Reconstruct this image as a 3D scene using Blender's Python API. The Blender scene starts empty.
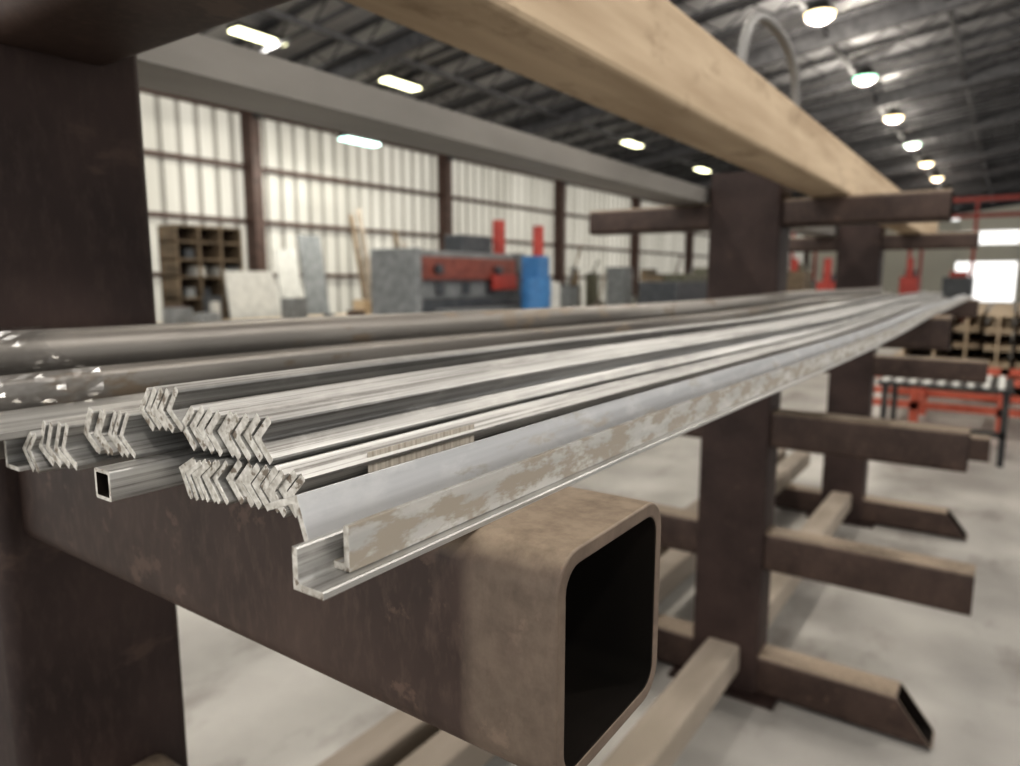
import bpy, math, random
from mathutils import Vector, Matrix, noise
random.seed(4)
H=2.25
sc=bpy.context.scene
# ---------------------------------------------------------------- materials
def mat(name,c1,c2=None,rough=.6,metal=0.,scale=(5,5,5),nscale=1.,bump=0.,spots=None,spot_thr=.6,spot_scale=8,emit=None,detail=6,transl=0.,lo=.35,hi=.65,stretch=.45,scuff=None,spec=.5,streak=None,spot_w=.05,fine=None):
    m=bpy.data.materials.new(name); m.use_nodes=True
    nt=m.node_tree; N=nt.nodes; L=nt.links
    b=N['Principled BSDF']; out=N['Material Output']
    b.inputs['Roughness'].default_value=rough; b.inputs['Metallic'].default_value=metal
    b.inputs['Specular IOR Level'].default_value=spec
    tc=N.new('ShaderNodeTexCoord'); mp=N.new('ShaderNodeMapping'); mp.inputs['Scale'].default_value=scale
    L.new(tc.outputs['Object'],mp.inputs['Vector'])
    nz=N.new('ShaderNodeTexNoise'); nz.inputs['Scale'].default_value=nscale; nz.inputs['Detail'].default_value=detail
    L.new(mp.outputs[0],nz.inputs['Vector'])
    cr=N.new('ShaderNodeValToRGB'); cr.color_ramp.elements[0].position=lo; cr.color_ramp.elements[1].position=hi
    cr.color_ramp.elements[0].color=(*c1,1); cr.color_ramp.elements[1].color=(*(c2 or c1),1)
    L.new(nz.outputs['Fac'],cr.inputs['Fac'])
    col=cr.outputs['Color']
    def layer(col,color,thr,width,sscale,mapping,amt=1):
        n2=N.new('ShaderNodeTexNoise'); n2.inputs['Scale'].default_value=sscale; n2.inputs['Detail'].default_value=7
        n2.inputs['Roughness'].default_value=.65
        mp2=N.new('ShaderNodeMapping'); mp2.inputs['Scale'].default_value=mapping
        L.new(tc.outputs['Object'],mp2.inputs['Vector']); L.new(mp2.outputs[0],n2.inputs['Vector'])
        r2=N.new('ShaderNodeMapRange'); r2.inputs[1].default_value=thr; r2.inputs[2].default_value=thr+width; r2.inputs[4].default_value=amt
        L.new(n2.outputs['Fac'],r2.inputs[0])
        mx=N.new('ShaderNodeMix'); mx.data_type='RGBA'; L.new(r2.outputs[0],mx.inputs[0])
        L.new(col,mx.inputs[6]); mx.inputs[7].default_value=(*color,1)
        return mx.outputs[2],r2.outputs[0]
    if streak:
        col,_=layer(col,streak,.50,.12,1.0,(420,1.6,420),.75)
    if scuff:
        col,_=layer(col,scuff,.5,.15,26,(1,.5,1),.6)
    if spots:
        col,f=layer(col,spots,spot_thr,spot_w,spot_scale,(1,stretch,1))
        if metal:
            mm=N.new('ShaderNodeMath'); mm.operation='MULTIPLY_ADD'; L.new(f,mm.inputs[0]); mm.inputs[1].default_value=-metal*.8; mm.inputs[2].default_value=metal
            L.new(mm.outputs[0],b.inputs['Metallic'])
    if fine:
        col,_=layer(col,fine,.48,.2,90,(1,1,.35),.6)
    L.new(col,b.inputs['Base Color'])
    if bump:
        bp=N.new('ShaderNodeBump'); bp.inputs['Strength'].default_value=bump; bp.inputs['Distance'].default_value=.01
        L.new(nz.outputs['Fac'],bp.inputs['Height']); L.new(bp.outputs[0],b.inputs['Normal'])
    if metal>.4:
        rr=N.new('ShaderNodeMapRange'); rr.inputs[1].default_value=.3; rr.inputs[2].default_value=.7; rr.inputs[3].default_value=rough+.1; rr.inputs[4].default_value=rough-.08
        L.new(nz.outputs['Fac'],rr.inputs[0]); L.new(rr.outputs[0],b.inputs['Roughness'])
    if emit:
        b.inputs['Emission Color'].default_value=(*emit[0],1); b.inputs['Emission Strength'].default_value=emit[1]
    if transl:
        tr=N.new('ShaderNodeBsdfTranslucent'); L.new(col,tr.inputs['Color'])
        ms=N.new('ShaderNodeMixShader'); ms.inputs[0].default_value=transl
        L.new(b.outputs[0],ms.inputs[1]); L.new(tr.outputs[0],ms.inputs[2]); L.new(ms.outputs[0],out.inputs['Surface'])
    return m
M={}
M['brown']=mat('brown_oxide_paint',(.020,.0115,.010),(.040,.0245,.021),.6,0,(3,3,3),1.5,.08,spots=(.055,.035,.028),spot_thr=.62,spot_scale=9,spec=.3,fine=(.050,.033,.027))
def arm_mat(name,tipamt):
    m=mat(name,(.028,.0165,.013),(.054,.034,.027),.58,.0,(4,4,4),1.8,.08,spots=(.078,.050,.038),spot_thr=.60,spot_scale=18,spec=.35,fine=(.072,.048,.037))
    nt=m.node_tree;N=nt.nodes;L=nt.links;b=N['Principled BSDF']
    src=b.inputs['Base Color'].links[0].from_socket
    g=N.new('ShaderNodeNewGeometry'); s=N.new('ShaderNodeSeparateXYZ'); L.new(g.outputs['Normal'],s.inputs[0])
    n=N.new('ShaderNodeTexNoise'); n.inputs['Scale'].default_value=45; n.inputs['Detail'].default_value=10; n.inputs['Roughness'].default_value=.7
    tc=N.new('ShaderNodeTexCoord'); L.new(tc.outputs['Object'],n.inputs['Vector'])
    s2=N.new('ShaderNodeSeparateXYZ'); L.new(tc.outputs['Object'],s2.inputs[0])
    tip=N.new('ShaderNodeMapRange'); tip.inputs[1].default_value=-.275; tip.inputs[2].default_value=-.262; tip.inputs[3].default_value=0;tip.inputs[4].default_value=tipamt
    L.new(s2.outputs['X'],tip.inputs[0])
    up=N.new('ShaderNodeMapRange'); up.inputs[1].default_value=.25; up.inputs[2].default_value=.95; up.inputs[4].default_value=.9
    L.new(s.outputs['Z'],up.inputs[0])
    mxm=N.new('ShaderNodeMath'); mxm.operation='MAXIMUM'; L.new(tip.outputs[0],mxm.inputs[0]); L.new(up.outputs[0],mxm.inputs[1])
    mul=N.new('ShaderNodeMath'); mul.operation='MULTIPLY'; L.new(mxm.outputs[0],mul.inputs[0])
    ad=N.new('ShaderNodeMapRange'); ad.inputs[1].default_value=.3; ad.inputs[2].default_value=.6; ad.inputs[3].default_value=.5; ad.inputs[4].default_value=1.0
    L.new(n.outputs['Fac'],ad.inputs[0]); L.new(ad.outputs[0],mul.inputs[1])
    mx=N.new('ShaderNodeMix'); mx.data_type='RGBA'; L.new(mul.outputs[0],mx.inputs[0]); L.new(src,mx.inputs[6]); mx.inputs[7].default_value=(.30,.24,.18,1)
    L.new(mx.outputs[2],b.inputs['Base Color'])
    return m
M['arm']=arm_mat('brown_oxide_dusty',.0); M['armtip']=arm_mat('brown_oxide_pale_tip',.27)  # tip version turns paler toward the arm's outer end along X
M['inner']=mat('tube_inside_shade',(.006,.005,.004),(.015,.011,.009),.9,spec=.1)  # near-black colour paints in the shade inside the tubes
M['alu']=mat('mill_aluminium',(.25,.245,.235),(.54,.535,.52),.47,.72,(90,1.0,90),1.,.03,scuff=(.46,.45,.43),streak=(.15,.14,.13))
M['alu_face']=mat('mill_aluminium_plain',(.36,.362,.37),(.52,.522,.525),.46,.5,(60,1.0,60),1.,.02,spots=(.33,.305,.27),spot_thr=.55,spot_scale=46,scuff=(.54,.54,.535),spot_w=.10,stretch=.3)
M['alu_dirty']=mat('aluminium_with_residue',(.36,.355,.345),(.52,.51,.49),.48,.5,(60,1.0,60),1.,.03,spots=(.27,.24,.20),spot_thr=.46,spot_scale=64,scuff=(.56,.55,.52),spot_w=.09,stretch=.35)
M['alu_end']=mat('saw_cut_aluminium',(.31,.29,.255),(.56,.54,.50),.5,.3,(200,200,200),1.,.05,spots=(.13,.105,.08),spot_thr=.56,spot_scale=90)
M['steel']=mat('mill_steel_tube',(.12,.11,.10),(.28,.265,.245),.47,.6,(25,.8,25),1.,.03,spots=(.15,.12,.09),spot_thr=.58,spot_scale=14)
M['label']=mat('paper_label',(.34,.30,.25),(.54,.50,.44),.7,0.,(8,300,8),1.)
M['wood']=mat('dusty_timber',(.34,.26,.18),(.50,.40,.29),.9,0,(10,1.0,10),1.,.4,spots=(.28,.215,.15),spot_thr=.56,spot_scale=9,detail=10,spec=.15,spot_w=.15)
M['greybeam']=mat('galvanised_channel',(.19,.185,.175),(.30,.29,.275),.5,.3,(3,1,3),1.)
M['pipe']=mat('grey_sling',(.14,.135,.13),(.22,.215,.205),.5,.2,(3,1,3),1.)
M['conc']=mat('concrete_floor',(.24,.23,.215),(.38,.365,.34),.5,0,(1,1,1),.9,.02,spots=(.19,.175,.16),spot_thr=.53,spot_scale=1.3,spot_w=.12)
M['wall']=mat('translucent_wall_panel',(.48,.465,.415),(.62,.605,.55),.6,0,(.0,.4,.06),2.,transl=.42,detail=2)
M['wallrib_shade']=mat('wall_panel_rib_shade',(.32,.31,.28),(.40,.385,.35),.5,.2,(.0,.4,.06),2.,transl=.25,detail=2)  # darker tone paints the corrugation's shading onto the recessed ribs
M['roof']=mat('roof_deck',(.25,.25,.26),(.40,.40,.415),.5,.2,(.5,.5,.5),1.)
M['joist']=mat('joist_steel',(.045,.045,.05),(.09,.09,.095),.6)
M['girt']=mat('girt_brown',(.05,.028,.022),(.085,.05,.04),.6)
M['beige']=mat('dusty_beige_tube',(.20,.17,.135),(.31,.265,.22),.7,0,(4,1,4),1.)
M['black']=mat('dark_steel',(.02,.02,.022),(.05,.048,.045),.5,.3)
M['red']=mat('red_paint',(.28,.028,.02),(.38,.05,.035),.5)
M['orange']=mat('orange_red_paint',(.32,.065,.035),(.44,.10,.06),.5)
M['blue']=mat('blue_paint',(.03,.12,.28),(.05,.18,.38),.5)
M['mach']=mat('machine_grey',(.14,.15,.155),(.22,.23,.235),.5)
M['machd']=mat('machine_dark',(.035,.04,.048),(.065,.07,.078),.5)
M['machr']=mat('machine_dull_red',(.15,.04,.03),(.23,.07,.05),.5)
M['ply']=mat('plywood',(.34,.26,.18),(.47,.38,.27),.7,0,(1,4,4),1.)
M['crate']=mat('dark_plywood',(.10,.075,.05),(.20,.15,.10),.7,0,(1,4,4),1.)
M['white']=mat('white_sheet',(.46,.46,.44),(.58,.58,.55),.6)
M['olive']=mat('olive_machine',(.07,.07,.05),(.13,.125,.09),.6)
M['led']=mat('led_lens',(1,1,1),None,.5,emit=((1,.97,.60),5))
M['ledc']=mat('led_lens_cool',(1,1,1),None,.5,emit=((.55,1,.9),4))
M['ledw']=mat('led_lens_warm',(1,1,1),None,.5,emit=((1,.76,.38),4))
M['ledg']=mat('led_lens_green',(1,1,1),None,.5,emit=((.30,1,.58),2.5))
M['lamp']=mat('lamp_housing',(.03,.03,.03),(.06,.06,.06),.4,.5)
m=bpy.data.materials.new('plastic_film'); m.use_nodes=True; nt=m.node_tree
for n in list(nt.nodes): nt.nodes.remove(n)
o_=nt.nodes.new('ShaderNodeOutputMaterial'); ms=nt.nodes.new('ShaderNodeMixShader'); tr=nt.nodes.new('ShaderNodeBsdfTransparent'); gl=nt.nodes.new('ShaderNodeBsdfGlossy')
gl.inputs['Roughness'].default_value=.25; ms.inputs[0].default_value=.12; tr.inputs[0].default_value=(.95,.95,.95,1)
nt.links.new(tr.outputs[0],ms.inputs[1]); nt.links.new(gl.outputs[0],ms.inputs[2]); nt.links.new(ms.outputs[0],o_.inputs[0]); M['film']=m

# ---------------------------------------------------------------- mesh builder
class B:
    def __init__(s): s.v=[];s.f=[];s.m=[];s.mats=[]
    def mi(s,k):
        if k not in s.mats: s.mats.append(k)
        return s.mats.index(k)
    def box(s,x0,x1,y0,y1,z0,z1,k,R=None):
        n=len(s.v); c=Vector(((x0+x1)/2,(y0+y1)/2,(z0+z1)/2))
        for x in(x0,x1):
            for y in(y0,y1):
                for z in(z0,z1):
                    p=Vector((x,y,z))
                    if R is not None: p=c+R@(p-c)
                    s.v.append(p)
        i=s.mi(k)
        for q in((0,1,3,2),(4,6,7,5),(0,4,5,1),(2,3,7,6),(0,2,6,4),(1,5,7,3)):
            s.f.append(tuple(n+a for a in q)); s.m.append(i)
    def beam(s,p,q,w,k,h=None):
        p=Vector(p);q=Vector(q);d=q-p;L=d.length; h=h or w
        R=d.to_track_quat('Y','Z').to_matrix(); n=len(s.v)
        for x in(-w/2,w/2):
            for y in(0,L):
                for z in(-h/2,h/2): s.v.append(p+R@Vector((x,y,z)))
        i=s.mi(k)
        for f in((0,1,3,2),(4,6,7,5),(0,4,5,1),(2,3,7,6),(0,2,6,4),(1,5,7,3)):
            s.f.append(tuple(n+a for a in f)); s.m.append(i)
    def prism(s,prof,y0,y1,k,ke=None,dx=0,dz=0,axis='y',sag=None):
        n=len(s.v);c=len(prof)
        st=[0,1] if not sag else [q/24 for q in range(25)]
        for t in st:
            y=y0+(y1-y0)*t
            g=sag(y) if sag else 0
            for a,b in prof:
                if axis=='y': s.v.append(Vector((a+dx*t,y,b+dz*t+g)))
                elif axis=='x': s.v.append(Vector((y,a,b)))
                else: s.v.append(Vector((a,b,y)))
        i=s.mi(k);e=s.mi(ke or k)
        for r in range(len(st)-1):
            o=n+r*c
            for j in range(c):
                s.f.append((o+j,o+(j+1)%c,o+c+(j+1)%c,o+c+j)); s.m.append(i)
        s.f.append(tuple(n+j for j in range(c))[::-1]); s.m.append(e)
        o=n+(len(st)-1)*c
        s.f.append(tuple(o+j for j in range(c))); s.m.append(e)
    def tube(s,outer,inner,y0,y1,k,ki=None,ke=None,axis='y',dx=0,dz=0,cut=0,sag=None):
        n=len(s.v);c=len(outer)
        bmin=min(b for a,b in outer); bmax=max(b for a,b in outer)
        st=[0,1] if not sag else [q/24 for q in range(25)]
        S=len(st)
        for loop in(outer,inner):
            for t in st:
                y=y0+(y1-y0)*t; g=sag(y) if sag else 0
                for a,b in loop:
                    yy=y-(cut*(b-bmin)/(bmax-bmin) if t else 0)
                    s.v.append(Vector((a+dx*t,yy,b+dz*t+g)) if axis=='y' else Vector((yy,a,b)))
        i=s.mi(k);j2=s.mi(ki or k);e=s.mi(ke or k); I=n+S*c
        for j in range(c):
            q=(j+1)%c
            for r in range(S-1):
                o=r*c
                s.f.append((n+o+j,n+o+q,n+o+c+q,n+o+c+j)); s.m.append(i)
                s.f.append((I+o+j,I+o+c+j,I+o+c+q,I+o+q)); s.m.append(j2)
            s.f.append((n+j,I+j,I+q,n+q)); s.m.append(e)
            o=(S-1)*c
            s.f.append((n+o+j,n+o+q,I+o+q,I+o+j)); s.m.append(e)
    def obj(s,name,parent=None,bevel=0,smooth=False):
        me=bpy.data.meshes.new(name); me.from_pydata([tuple(v) for v in s.v],[],s.f)
        for k in s.mats: me.materials.append(M[k])
        for p,i in zip(me.polygons,s.m): p.material_index=i
        import bmesh
        bm=bmesh.new(); bm.from_mesh(me); bmesh.ops.recalc_face_normals(bm,faces=bm.faces); bm.to_mesh(me); bm.free()
        o=bpy.data.objects.new(name,me); sc.collection.objects.link(o)
        if parent: o.parent=parent
        if smooth:
            for p in me.polygons: p.use_smooth=True
            try: me.set_sharp_from_angle(angle=math.radians(35))
            except Exception: pass
        if bevel:
            b=o.modifiers.new('bevel','BEVEL'); b.width=bevel; b.segments=2; b.limit_method='ANGLE'; b.angle_limit=math.radians(50)
        return o
def empty(name,parent=None):
    o=bpy.data.objects.new(name,None); sc.collection.objects.link(o)
    if parent:o.parent=parent
    return o
def rrect(cx,cz,w,h,r,seg=6):
    pts=[]
    for (sx,sz,a0) in((1,1,0),(-1,1,90),(-1,-1,180),(1,-1,270)):
        for i in range(seg+1):
            a=math.radians(a0+90*i/seg)
            pts.append((cx+sx*(w/2-r)+r*math.cos(a),cz+sz*(h/2-r)+r*math.sin(a)))
    return pts
def circ(cx,cz,r,n=28): return [(cx+r*math.cos(2*math.pi*i/n),cz+r*math.sin(2*math.pi*i/n)) for i in range(n)]
def rot(pts,ang,c):
    ca,sa=math.cos(ang),math.sin(ang)
    return [(c[0]+(a*ca-b*sa),c[1]+(a*sa+b*ca)) for a,b in pts]
def angle_prof(leg,t):
    r=t*.35
    return [(0,0),(leg,0),(leg,t*.8),(leg-t*.2,t),(t+r,t),(t+r*.3,t+r*.3),(t,t+r),(t,leg-t*.2),(t*.8,leg),(0,leg)]

# ---------------------------------------------------------------- building
b=B(); b.box(-20,24,-6,92,-.2,0,'conc'); b.obj('floor')
b=B(); y=-6.0; pts=[]
while y<92:
    pts+= [(-20.0,y),(-20.0,y+.40),(-20.08,y+.44),(-20.08,y+.54)]; y+=.58
for (x,yy) in pts: b.v+= [Vector((x,yy,0)),Vector((x,yy,8.1))]
i=b.mi('wall'); i2=b.mi('wallrib_shade')
for j in range(len(pts)-1): b.f.append((2*j,2*j+2,2*j+3,2*j+1)); b.m.append(i if j%4==0 else i2)
b.obj('wall_left')
b=B()
for yc in [4.8+9.3*k for k in range(-1,10)]:
    b.box(-19.9,-19.45,yc-.16,yc-.12,0,8.0,'girt'); b.box(-19.9,-19.45,yc+.12,yc+.16,0,8,'girt'); b.box(-19.5,-19.44,yc-.17,yc+.17,0,8,'girt'); b.box(-19.95,-19.9,yc-.17,yc+.17,0,8,'girt')
for z in(2.4,4.08,5.75,7.42):
    b.box(-19.98,-19.8,-6,92,z-.07,z+.07,'girt')
b.obj('trim_1')
b=B()
def seg(x0,x1,z0,z1): b.box(x0,x1,91.6,91.8,z0,z1,'wall')
seg(-20,-5,0,8.0); seg(-5,.5,4.2,6.0); seg(.5,2,0,10); seg(-5,.5,7.4,10.4); seg(2,9,5,10.6); seg(9,24,0,8); seg(-20,-5,8,8.6)
b.obj('wall_far')
def rz(x): return 8.1+.13*(x+20) if x<2 else 8.1+.13*22-.13*(x-2)
b=B()
b.v=[Vector((-20.2,-6,rz(-20.2))),Vector((2,-6,rz(2))),Vector((2,92,rz(2))),Vector((-20.2,92,rz(-20.2))),Vector((24,-6,rz(24))),Vector((24,92,rz(24)))]
k=b.mi('roof'); b.f=[(0,1,2,3),(1,4,5,2)]; b.m=[k,k]; b.obj('ceiling')
b=B(); y=1.5
while y<90:
    for x0,x1 in((-19.9,2),(2,23.5)):
        b.beam((x0,y,rz(x0)-.62),(x1,y,rz(x1)-.62),.10,'joist'); b.beam((x0,y,rz(x0)-.1),(x1,y,rz(x1)-.1),.12,'joist')
    x=-19.8; up=False
    while x<12:
        x2=x+.7
        b.beam((x,y,rz(x)-(.1 if up else .62)),(x2,y,rz(x2)-(.62 if up else .1)),.04,'joist'); up=not up; x=x2
    y+=1.75
for x in(-17,-14,-11,-8,-5,-2,1,4,8): b.box(x-.06,x+.06,-5,91,rz(x)-.78,rz(x)-.66,'joist')
for yc in [4.8+9.3*k for k in range(0,10)]:
    b.beam((-19.9,yc,rz(-19.9)-.7),(2,yc,rz(2)-.7),.2,'joist',.6)
b.obj('roof_joists')

def lamp(x,y,z,kind,power,col,rt):
    e=empty('high_bay_lamp'); e.location=(x,y,z)
    b=B()
    prof=[(.09,.46),(.16,.34),(.26,.20),(.40,0.0)]
    n=24;i=b.mi('lamp')
    for r,h in prof:
        for a in range(n): b.v.append(Vector((r*math.cos(2*math.pi*a/n),r*math.sin(2*math.pi*a/n),h)))
    for j in range(len(prof)-1):
        for a in range(n): b.f.append((j*n+a,j*n+(a+1)%n,(j+1)*n+(a+1)%n,(j+1)*n+a)); b.m.append(i)
    b.f.append(tuple(range(n))); b.m.append(i)
    s0=len(b.v);j=b.mi(kind)
    for r,h in((.38,.02),(.34,-.10),(.18,-.20)):
        for a in range(n): b.v.append(Vector((r*math.cos(2*math.pi*a/n),r*math.sin(2*math.pi*a/n),h)))
    for q in range(2):
        for a in range(n): b.f.append((s0+q*n+a,s0+q*n+(a+1)%n,s0+(q+1)*n+(a+1)%n,s0+(q+1)*n+a)); b.m.append(j)
    b.f.append(tuple(s0+2*n+a for a in range(n))); b.m.append(j)
    b.box(-.015,.015,-.015,.015,.42,rt-z,'lamp')
    b.obj('lamp_body',e)
    l=bpy.data.lights.new('lamp_light','POINT'); l.energy=power; l.color=col; l.shadow_soft_size=.3
    o=bpy.data.objects.new('lamp_light',l); sc.collection.objects.link(o); o.parent=e; o.location=(0,0,-.7)
for i,y in enumerate([6,13.5,21,28.2,35.6,43,50.4,58,66]):
    lamp(-4.7,y,9.2,'ledg' if i in(3,5) else 'ledw',430 if i<6 else 160,(1,.92,.80),rz(-4.7)-.1)
def linear(x,y,z,rt,k='led'):
    e=empty('linear_lamp'); e.location=(x,y,z); b=B()
    b.box(-.22,.22,-.72,.72,0,.12,'lamp'); b.box(-.2,.2,-.7,.7,-.06,0,k)
    for s in(-.5,.5): b.box(-.01,.01,s-.01,s+.01,.12,rt-z,'lamp')
    b.obj('lamp_body',e,bevel=.01)
    l=bpy.data.lights.new('lamp_light','AREA'); l.shape='RECTANGLE'; l.size=.4; l.size_y=1.2; l.energy=230; l.color=(1,.97,.88)
    o=bpy.data.objects.new('lamp_light',l); sc.collection.objects.link(o); o.parent=e; o.location=(0,0,-.08)
for x,y,z,k in((-15.7,11.6,8.2,'led'),(-15.5,16.4,8.1,'led'),(-17.2,16.3,6.6,'ledc'),(-13.9,29.1,8.1,'led'),(-14,38,8.1,'led'),(-14,2,8.1,'led')): linear(x,y,z,rz(x)+.1 if False else rz(x)-.02,k)
for x,y in((3.5,-2),(3.5,5),(3.5,12),(-4.7,-1.5)):
    lamp(x,y,9.2,'ledw',800,(1,.95,.88),rz(x)-.1)

# ---------------------------------------------------------------- cantilever rack
rack=empty('cantilever_rack')
def column(yc):
    b=B()
    prof=rrect(-1.13,yc+.004,.36,.217,.018,4)
    b.prism(prof,.0,H+.54,'brown',axis='z')
    b.box(-1.42,-.84,yc-.17,yc+.17,0,.02,'brown')
    b.obj('column',rack,smooth=True)
    def arm(x0,x1,z,w,h,wall,cut=0,nm='arm',k='arm'):
        b=B(); r=.024
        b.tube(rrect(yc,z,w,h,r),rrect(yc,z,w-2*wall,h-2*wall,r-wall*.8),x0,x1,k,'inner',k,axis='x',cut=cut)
        b.obj(nm,rack,bevel=.0015 if yc<1 else 0,smooth=True)
    arm(-.95,-.24,H+.33,.152,.135,.008); arm(-1.31,-2.03,H+.33,.152,.135,.008)
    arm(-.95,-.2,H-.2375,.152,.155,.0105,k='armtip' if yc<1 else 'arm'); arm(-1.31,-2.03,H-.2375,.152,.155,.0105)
    arm(-.95,-.09,H-.767,.152,.19,.008); arm(-1.31,-2.1,H-.767,.152,.19,.008)
    arm(-.95,-.02,H-1.425,.152,.21,.008); arm(-1.31,-2.1,H-1.425,.152,.21,.008)
    arm(-.95,-.12,.13,.18,.22,.010,cut=.17,nm='base_arm'); arm(-1.31,-2.2,.13,.18,.22,.010,nm='base_arm')
for yc in(.41,3.78,7.15): column(yc)
b=B()
for y0,y1 in((.54,3.67),(3.91,7.04)):
    b.tube(rrect(-1.13,.20,.18,.16,.02),rrect(-1.13,.20,.16,.14,.012),y0,y1,'beige')
b.obj('base_brace',rack,smooth=True)

b=B(); b.box(-.83,-.65,-.6,8.6,H+.398,H+.60,'wood'); b.obj('timber_beam',bevel=.012)
b=B()
b.prism([(-1.52,H+.398),(-1.335,H+.398),(-1.335,H+.475),(-1.345,H+.475),(-1.345,H+.41),(-1.51,H+.41),(-1.51,H+.475),(-1.52,H+.475)],-.2,7.6,'greybeam')
b.obj('steel_channel')
cu=bpy.data.curves.new('lifting_sling','CURVE'); cu.dimensions='3D'; cu.bevel_depth=.017; cu.bevel_resolution=4
P=[(2.30,.60),(2.31,.72),(2.38,.83),(2.56,.87),(2.80,.865),(2.95,.80),(3.0,.70),(3.0,.60)]
sp=cu.splines.new('NURBS'); sp.points.add(len(P)-1)
for p,(y,z) in zip(sp.points,P): p.co=(-.74,y,H+z,1)
sp.use_endpoint_u=True; sp.order_u=4
o=bpy.data.objects.new('lifting_sling',cu); sc.collection.objects.link(o); cu.materials.append(M['pipe'])

# ---------------------------------------------------------------- bar pile on arms
T=H-.16
def sag(y):
    if y<.41: return -.002*(.41-y)
    if y<3.78: return -.014*math.sin(math.pi*(y-.41)/3.37)**1.5
    return -.005*math.sin(math.pi*(y-3.78)/3.37) if y<7.15 else -.05*(y-7.15)**1.4
def chevs(name,x_right,z_mid,count,pitch,leg,t,y0,yl,flip=False,tilt=0,jy=.0018,jz=.0007,k='alu',fan=0,rise=0,yt=0):
    b=B()
    for i in range(count):
        x=x_right-i*pitch
        a=-math.pi/4+tilt+random.uniform(-.012,.012)+fan*i
        if flip: a+=math.pi
        hx=leg*.707
        off=(-hx if not flip else 0)
        zz=z_mid+random.uniform(-jz,jz)+rise*i
        pts=[(p[0]+x+off,p[1]+zz) for p in rot(angle_prof(leg,t),a,(0,0))]
        b.prism(pts,y0+random.uniform(-jy,jy)+yt*i,yl+random.uniform(-.5,.5),k,'alu_end',dx=random.uniform(-.003,.003),sag=sag)
    return b.obj(name,bevel=.00035)
chevs('angle_bar_stack',-.372,T+.0178,8,.0092,.0242,.0060,.292,6.2,yt=-.0005)
chevs('angle_bar_stack',-.448,T+.0175,8,.0066,.0240,.0044,.285,6.0,tilt=-.06,fan=-.035)
chevs('angle_bar_stack',-.405,T+.0525,9,.0098,.0246,.0062,.290,6.0,yt=-.0006)
chevs('angle_bar_stack',-.498,T+.0625,5,.0088,.0244,.0056,.282,6.0,tilt=.12,rise=-.0006,yt=-.001)
chevs('angle_bar_stack',-.545,T+.038,7,.0078,.0265,.0050,.268,5.8,tilt=.20,yt=-.001)
chevs('angle_bar_stack',-.603,T+.022,4,.0105,.0280,.0058,.252,6.0,tilt=.30,yt=-.002)
chevs('angle_bar_stack',-.648,T+.019,2,.0110,.0250,.0050,.244,6.0,tilt=-.05)
def sqtube(name,cx,cz,w,h,t,y0,y1,k='alu',tilt=0,r=.002,dx=0):
    b=B(); o=rot(rrect(0,0,w,h,r,3),tilt,(cx,cz)); i=rot(rrect(0,0,w-2*t,h-2*t,r*.5,3),tilt,(cx,cz))
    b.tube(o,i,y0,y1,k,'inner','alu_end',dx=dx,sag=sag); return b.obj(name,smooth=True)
sqtube('square_tube',-.532,T+.0120,.023,.023,.0028,.240,6.1)
def ang(name,corner,leg,t,a,y0,y1,k,dx=0):
    b=B(); b.prism(rot(angle_prof(leg,t),a,corner),y0,y1,k,'alu_end',dx=dx,sag=sag); return b.obj(name,bevel=.00035)
ang('angle_bar',(-.694,T+.001),.026,.004,0,.236,6.1,'alu')
sqtube('square_tube',-.745,T+.018,.036,.034,.003,.12,6.3,'steel')
sqtube('square_tube',-.790,T+.018,.036,.034,.003,.10,6.3,'steel')
sqtube('square_tube',-.772,T+.053,.050,.032,.003,.10,6.3,'steel',r=.006)
sqtube('square_tube',-.850,T+.025,.050,.048,.003,.08,6.3,'steel',r=.006)
b=B(); b.tube(circ(-.852,T+.079,.0285),circ(-.852,T+.079,.024),.08,6.4,'steel','inner',sag=sag); b.obj('round_pipe',smooth=True)
b=B(); b.prism([(-.735,T+.037),(-.665,T+.030),(-.664,T+.036),(-.734,T+.043)],.13,6.2,'alu','alu_end',sag=sag); b.obj('flat_bar')
b=B(); b.prism([(-.66,T+.041),(-.612,T+.0445),(-.612,T+.0505),(-.66,T+.047)],.36,6.2,'alu','alu_end',sag=sag); b.obj('flat_bar')
ang('angle_bar',(-.2935,T+.0004),.0235,.0042,0,.222,8.9,'alu')
ang('angle_bar',(-.2770,T+.0048),.0260,.0042,math.pi/2,.246,8.7,'alu_dirty')
ang('angle_bar',(-.3110,T+.0435),.0300,.0042,math.radians(-160),.240,8.8,'alu_face')
sqtube('square_tube',-.347,T+.0105,.021,.021,.002,.34,8.2,'alu')
b=B(); b.box(-.3710,-.3704,.35,.475,T+.013,T+.0365,'label'); b.obj('paper_label')
b=B(); path=[(-.700,T+.0455),(-.735,T+.050),(-.747,T+.072),(-.775,T+.0735),(-.80,T+.076),(-.822,T+.092),(-.842,T+.1095),(-.862,T+.110),(-.882,T+.094),(-.887,T+.06),(-.887,T+.0)]
NY=20; pp=[]
for j in range(len(path)-1):
    for q in range(5):
        t=q/5; pp.append((path[j][0]*(1-t)+path[j+1][0]*t,path[j][1]*(1-t)+path[j+1][1]*t))
for r in range(NY+1):
    y=.17+.17*r/NY
    for j,(x,z) in enumerate(pp):
        d=.005*abs(noise.noise(Vector((x*90,y*70,z*90))))
        b.v.append(Vector((x+d*.4,y+.02*noise.noise(Vector((x*30,3,z*30)))*(r/NY),z+d)))
i=b.mi('film'); c=len(pp)
for r in range(NY):
    for j in range(c-1): b.f.append((r*c+j,r*c+j+1,(r+1)*c+j+1,(r+1)*c+j)); b.m.append(i)
b.obj('plastic_wrap')

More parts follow.
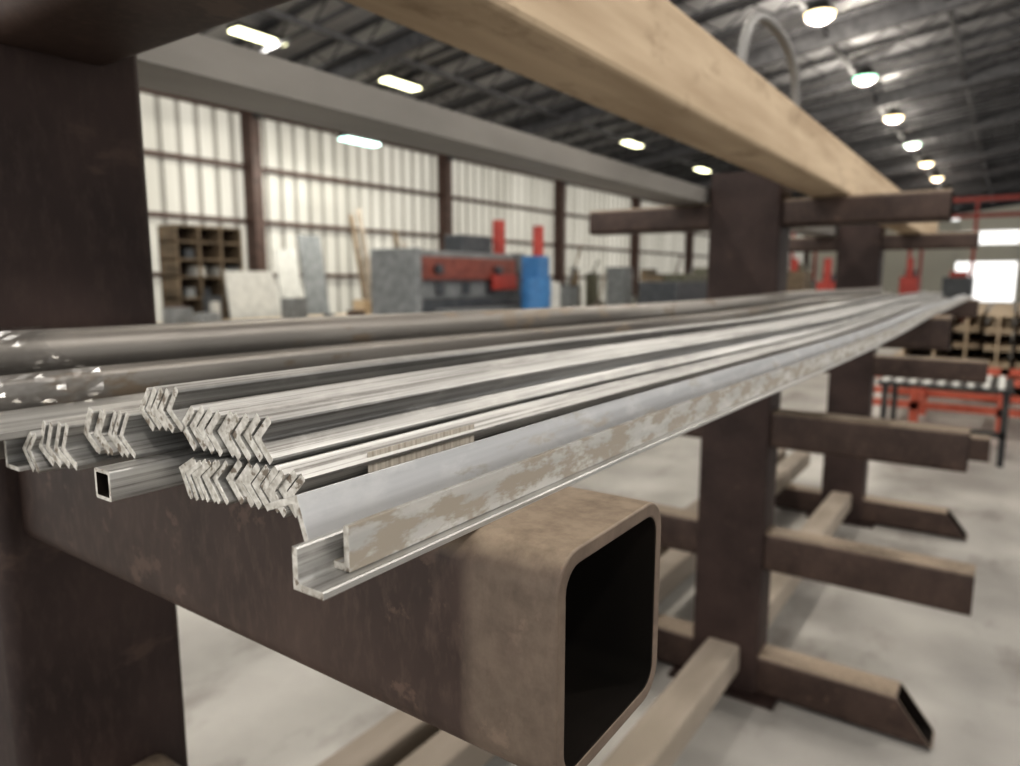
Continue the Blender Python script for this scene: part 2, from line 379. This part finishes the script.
b=B()
b.tube(rrect(-1.7,.33,.16,.16,.015),rrect(-1.7,.33,.14,.14,.01),-.2,8,'beige')
b.tube(rrect(-1.95,.33,.16,.16,.015),rrect(-1.95,.33,.14,.14,.01),-.2,8,'beige')
b.obj('stored_box_section',smooth=True)

# ---------------------------------------------------------------- right background
t=empty('steel_work_table')
b=B()
b.box(-1.3,.15,10.2,11.4,.90,.96,'black')
for x in(-1.25,.05):
    for y in(10.25,11.3): b.box(x,x+.07,y,y+.07,0,.9,'black')
b.box(-1.25,.1,10.25,10.31,.35,.42,'black')
for i in range(9): b.box(-1.25+i*.155,-1.18+i*.155,10.15,11.45,.962,.985,'white')
b.obj('table_frame',t)
b=B()
for z in(.42,.85): b.box(-2.2,1.2,12.2,12.35,z-.1,z,'orange'); b.box(-2.2,1.2,13.6,13.75,z-.1,z,'orange')
for x in(-2.2,-1.1,0,1.1): 
    for y in(12.2,13.6): b.box(x,x+.12,y,y+.15,0,.85,'orange')
    b.box(x,x+.1,12.2,13.75,.3,.4,'orange')
b.obj('orange_steel_stand')
b=B()
for r in range(5):
    for c in range(7):
        x=-1.8+c*.5; z=.1+r*.31
        b.prism([(x,z),(x+.42,z),(x+.42,z+.02),(x+.225,z+.02),(x+.225,z+.26),(x+.42,z+.26),(x+.42,z+.28),(x,z+.28),(x,z+.26),(x+.195,z+.26),(x+.195,z+.02),(x,z+.02)],15.5+.2*(c%3),24,'ply')
    b.box(-1.9,1.8,17,17.12,.1+r*.31-.03,.1+r*.31,'wood'); b.box(-1.9,1.8,22,22.12,.1+r*.31-.03,.1+r*.31,'wood')
b.obj('i_beam_stack')
b=B()
b.box(-14,9,58,58.5,7.5,7.8,'red'); b.box(-14,9,66,66.4,7.0,7.3,'red')
for x in(-14,-6,-2.2,5,9):
    b.box(x-.1,x+.1,58,58.4,0,7.5,'red')
    if x in(-14,-6,5,9): b.box(x-.1,x+.1,66,66.3,0,7.0,'red')
b.obj('gantry_crane')
def machine(name,x,y,w,l,h,k1,k2,post=None):
    b=B()
    b.box(x-w/2,x+w/2,y-l/2,y+l/2,0,h*.45,k1); b.box(x-w/2*.8,x+w/2*.8,y-l/2*.9,y+l/2*.9,h*.45,h,k2)
    b.box(x+w/2*.8,x+w/2+.15,y-l/2,y+l/2,h*.45,h*.52,k1)
    b.box(x-w/2*.5,x+w/2*.5,y-l*.2,y+l*.2,h,h*1.12,k1)
    if post: b.box(x-.12,x+.12,y-l/2+.1,y-l/2+.34,h,h+post,'red')
    return b.obj(name,bevel=.03)
machine('red_press_machine',-5.2,27,.8,1.2,2.2,'machd','red',.8)
machine('red_press_machine',-3.6,36,.9,1.4,2.4,'machd','red',.8)
machine('lathe_machine',-2.2,44,1.6,3,2.4,'red','machd')
machine('plate_roller',-9.2,24,1.6,6,2.2,'olive','machd')
machine('plate_roller',-11.5,33,1.6,7,2.5,'olive','mach')
machine('plate_roller',-8.2,36,1.6,7,2.0,'machd','olive')
machine('drill_press',-7.2,31,1,1.6,2.6,'olive','crate',.5)

s=empty('plate_shear')
b=B()
b.box(-12.4,-11.0,12.2,16.4,0,1.8,'machd'); b.box(-12.2,-11.3,12.2,16.4,1.8,2.95,'mach')
b.box(-11.3,-11.15,12.4,16.2,2.25,2.8,'machr'); b.box(-11.0,-10.5,12.6,16.0,1.5,1.58,'mach')
for y in(12.05,16.3): b.box(-12.5,-11.0,y,y+.18,0,2.98,'mach')
for y in(12.9,15.3): b.prism(circ(y,2.5,.12,14),-11.15,-11.0,'machd',axis='x')
b.box(-12.1,-11.5,14.3,15.6,2.95,3.4,'machd')
for y in(13,14,15): b.box(-11.29,-11.22,y,y+.3,1.9,2.2,'machd')
b.obj('shear_body',s,bevel=.03)
b=B(); b.prism(circ(-11.5,15.9,.17,16),2.95,3.85,'red',axis='z'); b.box(-11.1,-11.05,15,16.1,2.0,2.4,'red'); b.obj('red_post',s)
d=empty('hydraulic_power_unit')
b=B(); b.prism(circ(-9.9,15.3,.38,24),0,2.3,'blue',axis='z'); b.prism(circ(-9.9,15.3,.40,24),1.0,1.06,'blue',axis='z'); b.prism(circ(-9.9,15.3,.40,24),1.9,1.96,'blue',axis='z')
b.box(-10.2,-9.7,15.1,15.6,2.3,2.85,'blue'); b.box(-10.3,-9.9,15.9,16.5,0,2.2,'white'); b.obj('tank',d,smooth=True)
b=B(); b.prism(circ(-9.9,15.4,.14,16),2.85,3.6,'red',axis='z'); b.obj('red_post',d)
b=B()
for z in(1.0,1.75,2.3,2.75,3.2,3.6): b.box(-18.2,-17.4,10.1,12.0,z,z+.05,'crate')
for y in(10.1,10.72,11.35,11.95): b.box(-18.2,-17.4,y,y+.05,0,3.6,'crate')
b.box(-18.25,-18.2,10.1,12,0,3.65,'girt')
for k in range(9):
    y=10.2+random.random()*1.6; z=random.choice((1.8,2.35,2.8)); b.box(-18,-17.5,y,y+.25,z,z+.25,random.choice(('machd','white','mach')))
b.obj('pigeonhole_shelf')
b=B()
b.box(-16.3,-13.3,6,21,1.12,1.25,'ply')
for x in(-16.2,-13.5):
    for y in(6.1,11,16,20.8): b.box(x,x+.12,y,y+.12,0,1.12,'machd')
b.box(-16.2,-13.4,6.2,20.8,.3,.36,'ply')
b.obj('layout_table')
def lean(name,y,x0,w,h,k,th=.05,dy=0,a=-8):
    b=B()
    R=Matrix.Rotation(math.radians(a),3,'Y')@Matrix.Rotation(dy,3,'X')
    b.box(x0-th/2,x0+th/2,y-w/2,y+w/2,.03,h,k,R); return b.obj(name)
lean('leaning_sheet',11.9,-16.85,1.5,2.5,'white')
lean('leaning_sheet',14.2,-18.2,.8,3.2,'white')
lean('leaning_sheet',15.4,-18.5,.9,3.7,'mach')
lean('leaning_sheet',17.7,-18.0,1.0,3.0,'beige')
for y,k,hh in((16.6,'crate',4.4),(16.95,'beige',4.6),(18.6,'crate',4.0),(19.0,'beige',3.6)): lean('leaning_plank',y,-17.6,.16,hh,k,.06,.06)
b=B()
for k in range(60):
    if k<8: y=random.uniform(6,9.3)
    else: y=random.uniform(20.5,48)
    x=random.uniform(-19,-17.3) if y<22 else random.uniform(-19,-13.6); w=random.uniform(.3,.9); h=random.uniform(.5,2.8)
    kk=random.choice(('mach','machd','crate','white','beige','olive','girt'))
    b.box(x-w/2,x+w/2,y-w/2,y+w/2,0,h,kk)
    b.box(x-w/2-.03,x+w/2+.03,y-w/2-.03,y+w/2+.03,h,h+.05,'machd')
    if k%3==0: b.beam((x,y,h),(x+.2,y+.3,h+random.uniform(.4,1.4)),.08,kk)
b.obj('stored_crates')
b=B()
for k in range(26):
    y=random.uniform(6.5,20); x=random.uniform(-16,-14); w=random.uniform(.08,.25); h=random.uniform(.1,.7)
    b.box(x-w,x+w,y-w,y+w,1.25,1.25+h,random.choice(('mach','machd','ply','white','girt')))
b.obj('shop_supplies')

# ---------------------------------------------------------------- world + camera
w=bpy.data.worlds.new('sky'); sc.world=w; w.use_nodes=True
w.node_tree.nodes['Background'].inputs[0].default_value=(1.0,.985,.955,1); w.node_tree.nodes['Background'].inputs[1].default_value=1.5
cam=bpy.data.cameras.new('camera'); co=bpy.data.objects.new('camera',cam); sc.collection.objects.link(co)
R=Matrix(((.8193,-.0827,.5673),(.5734,.1181,-.8108),(0,.9896,.1442)))
co.matrix_world=Matrix.Translation((0,0,H))@R.to_4x4()
cam.sensor_width=36; cam.lens=707/1020*36; cam.clip_start=.01; cam.clip_end=300
cam.dof.use_dof=True; cam.dof.focus_distance=.47; cam.dof.aperture_fstop=5.3
sc.camera=co
sc.view_settings.view_transform='Standard'; sc.view_settings.exposure=0.08
for lk in('Medium High Contrast','Standard - Medium High Contrast'):
    try: sc.view_settings.look=lk; break
    except Exception: pass
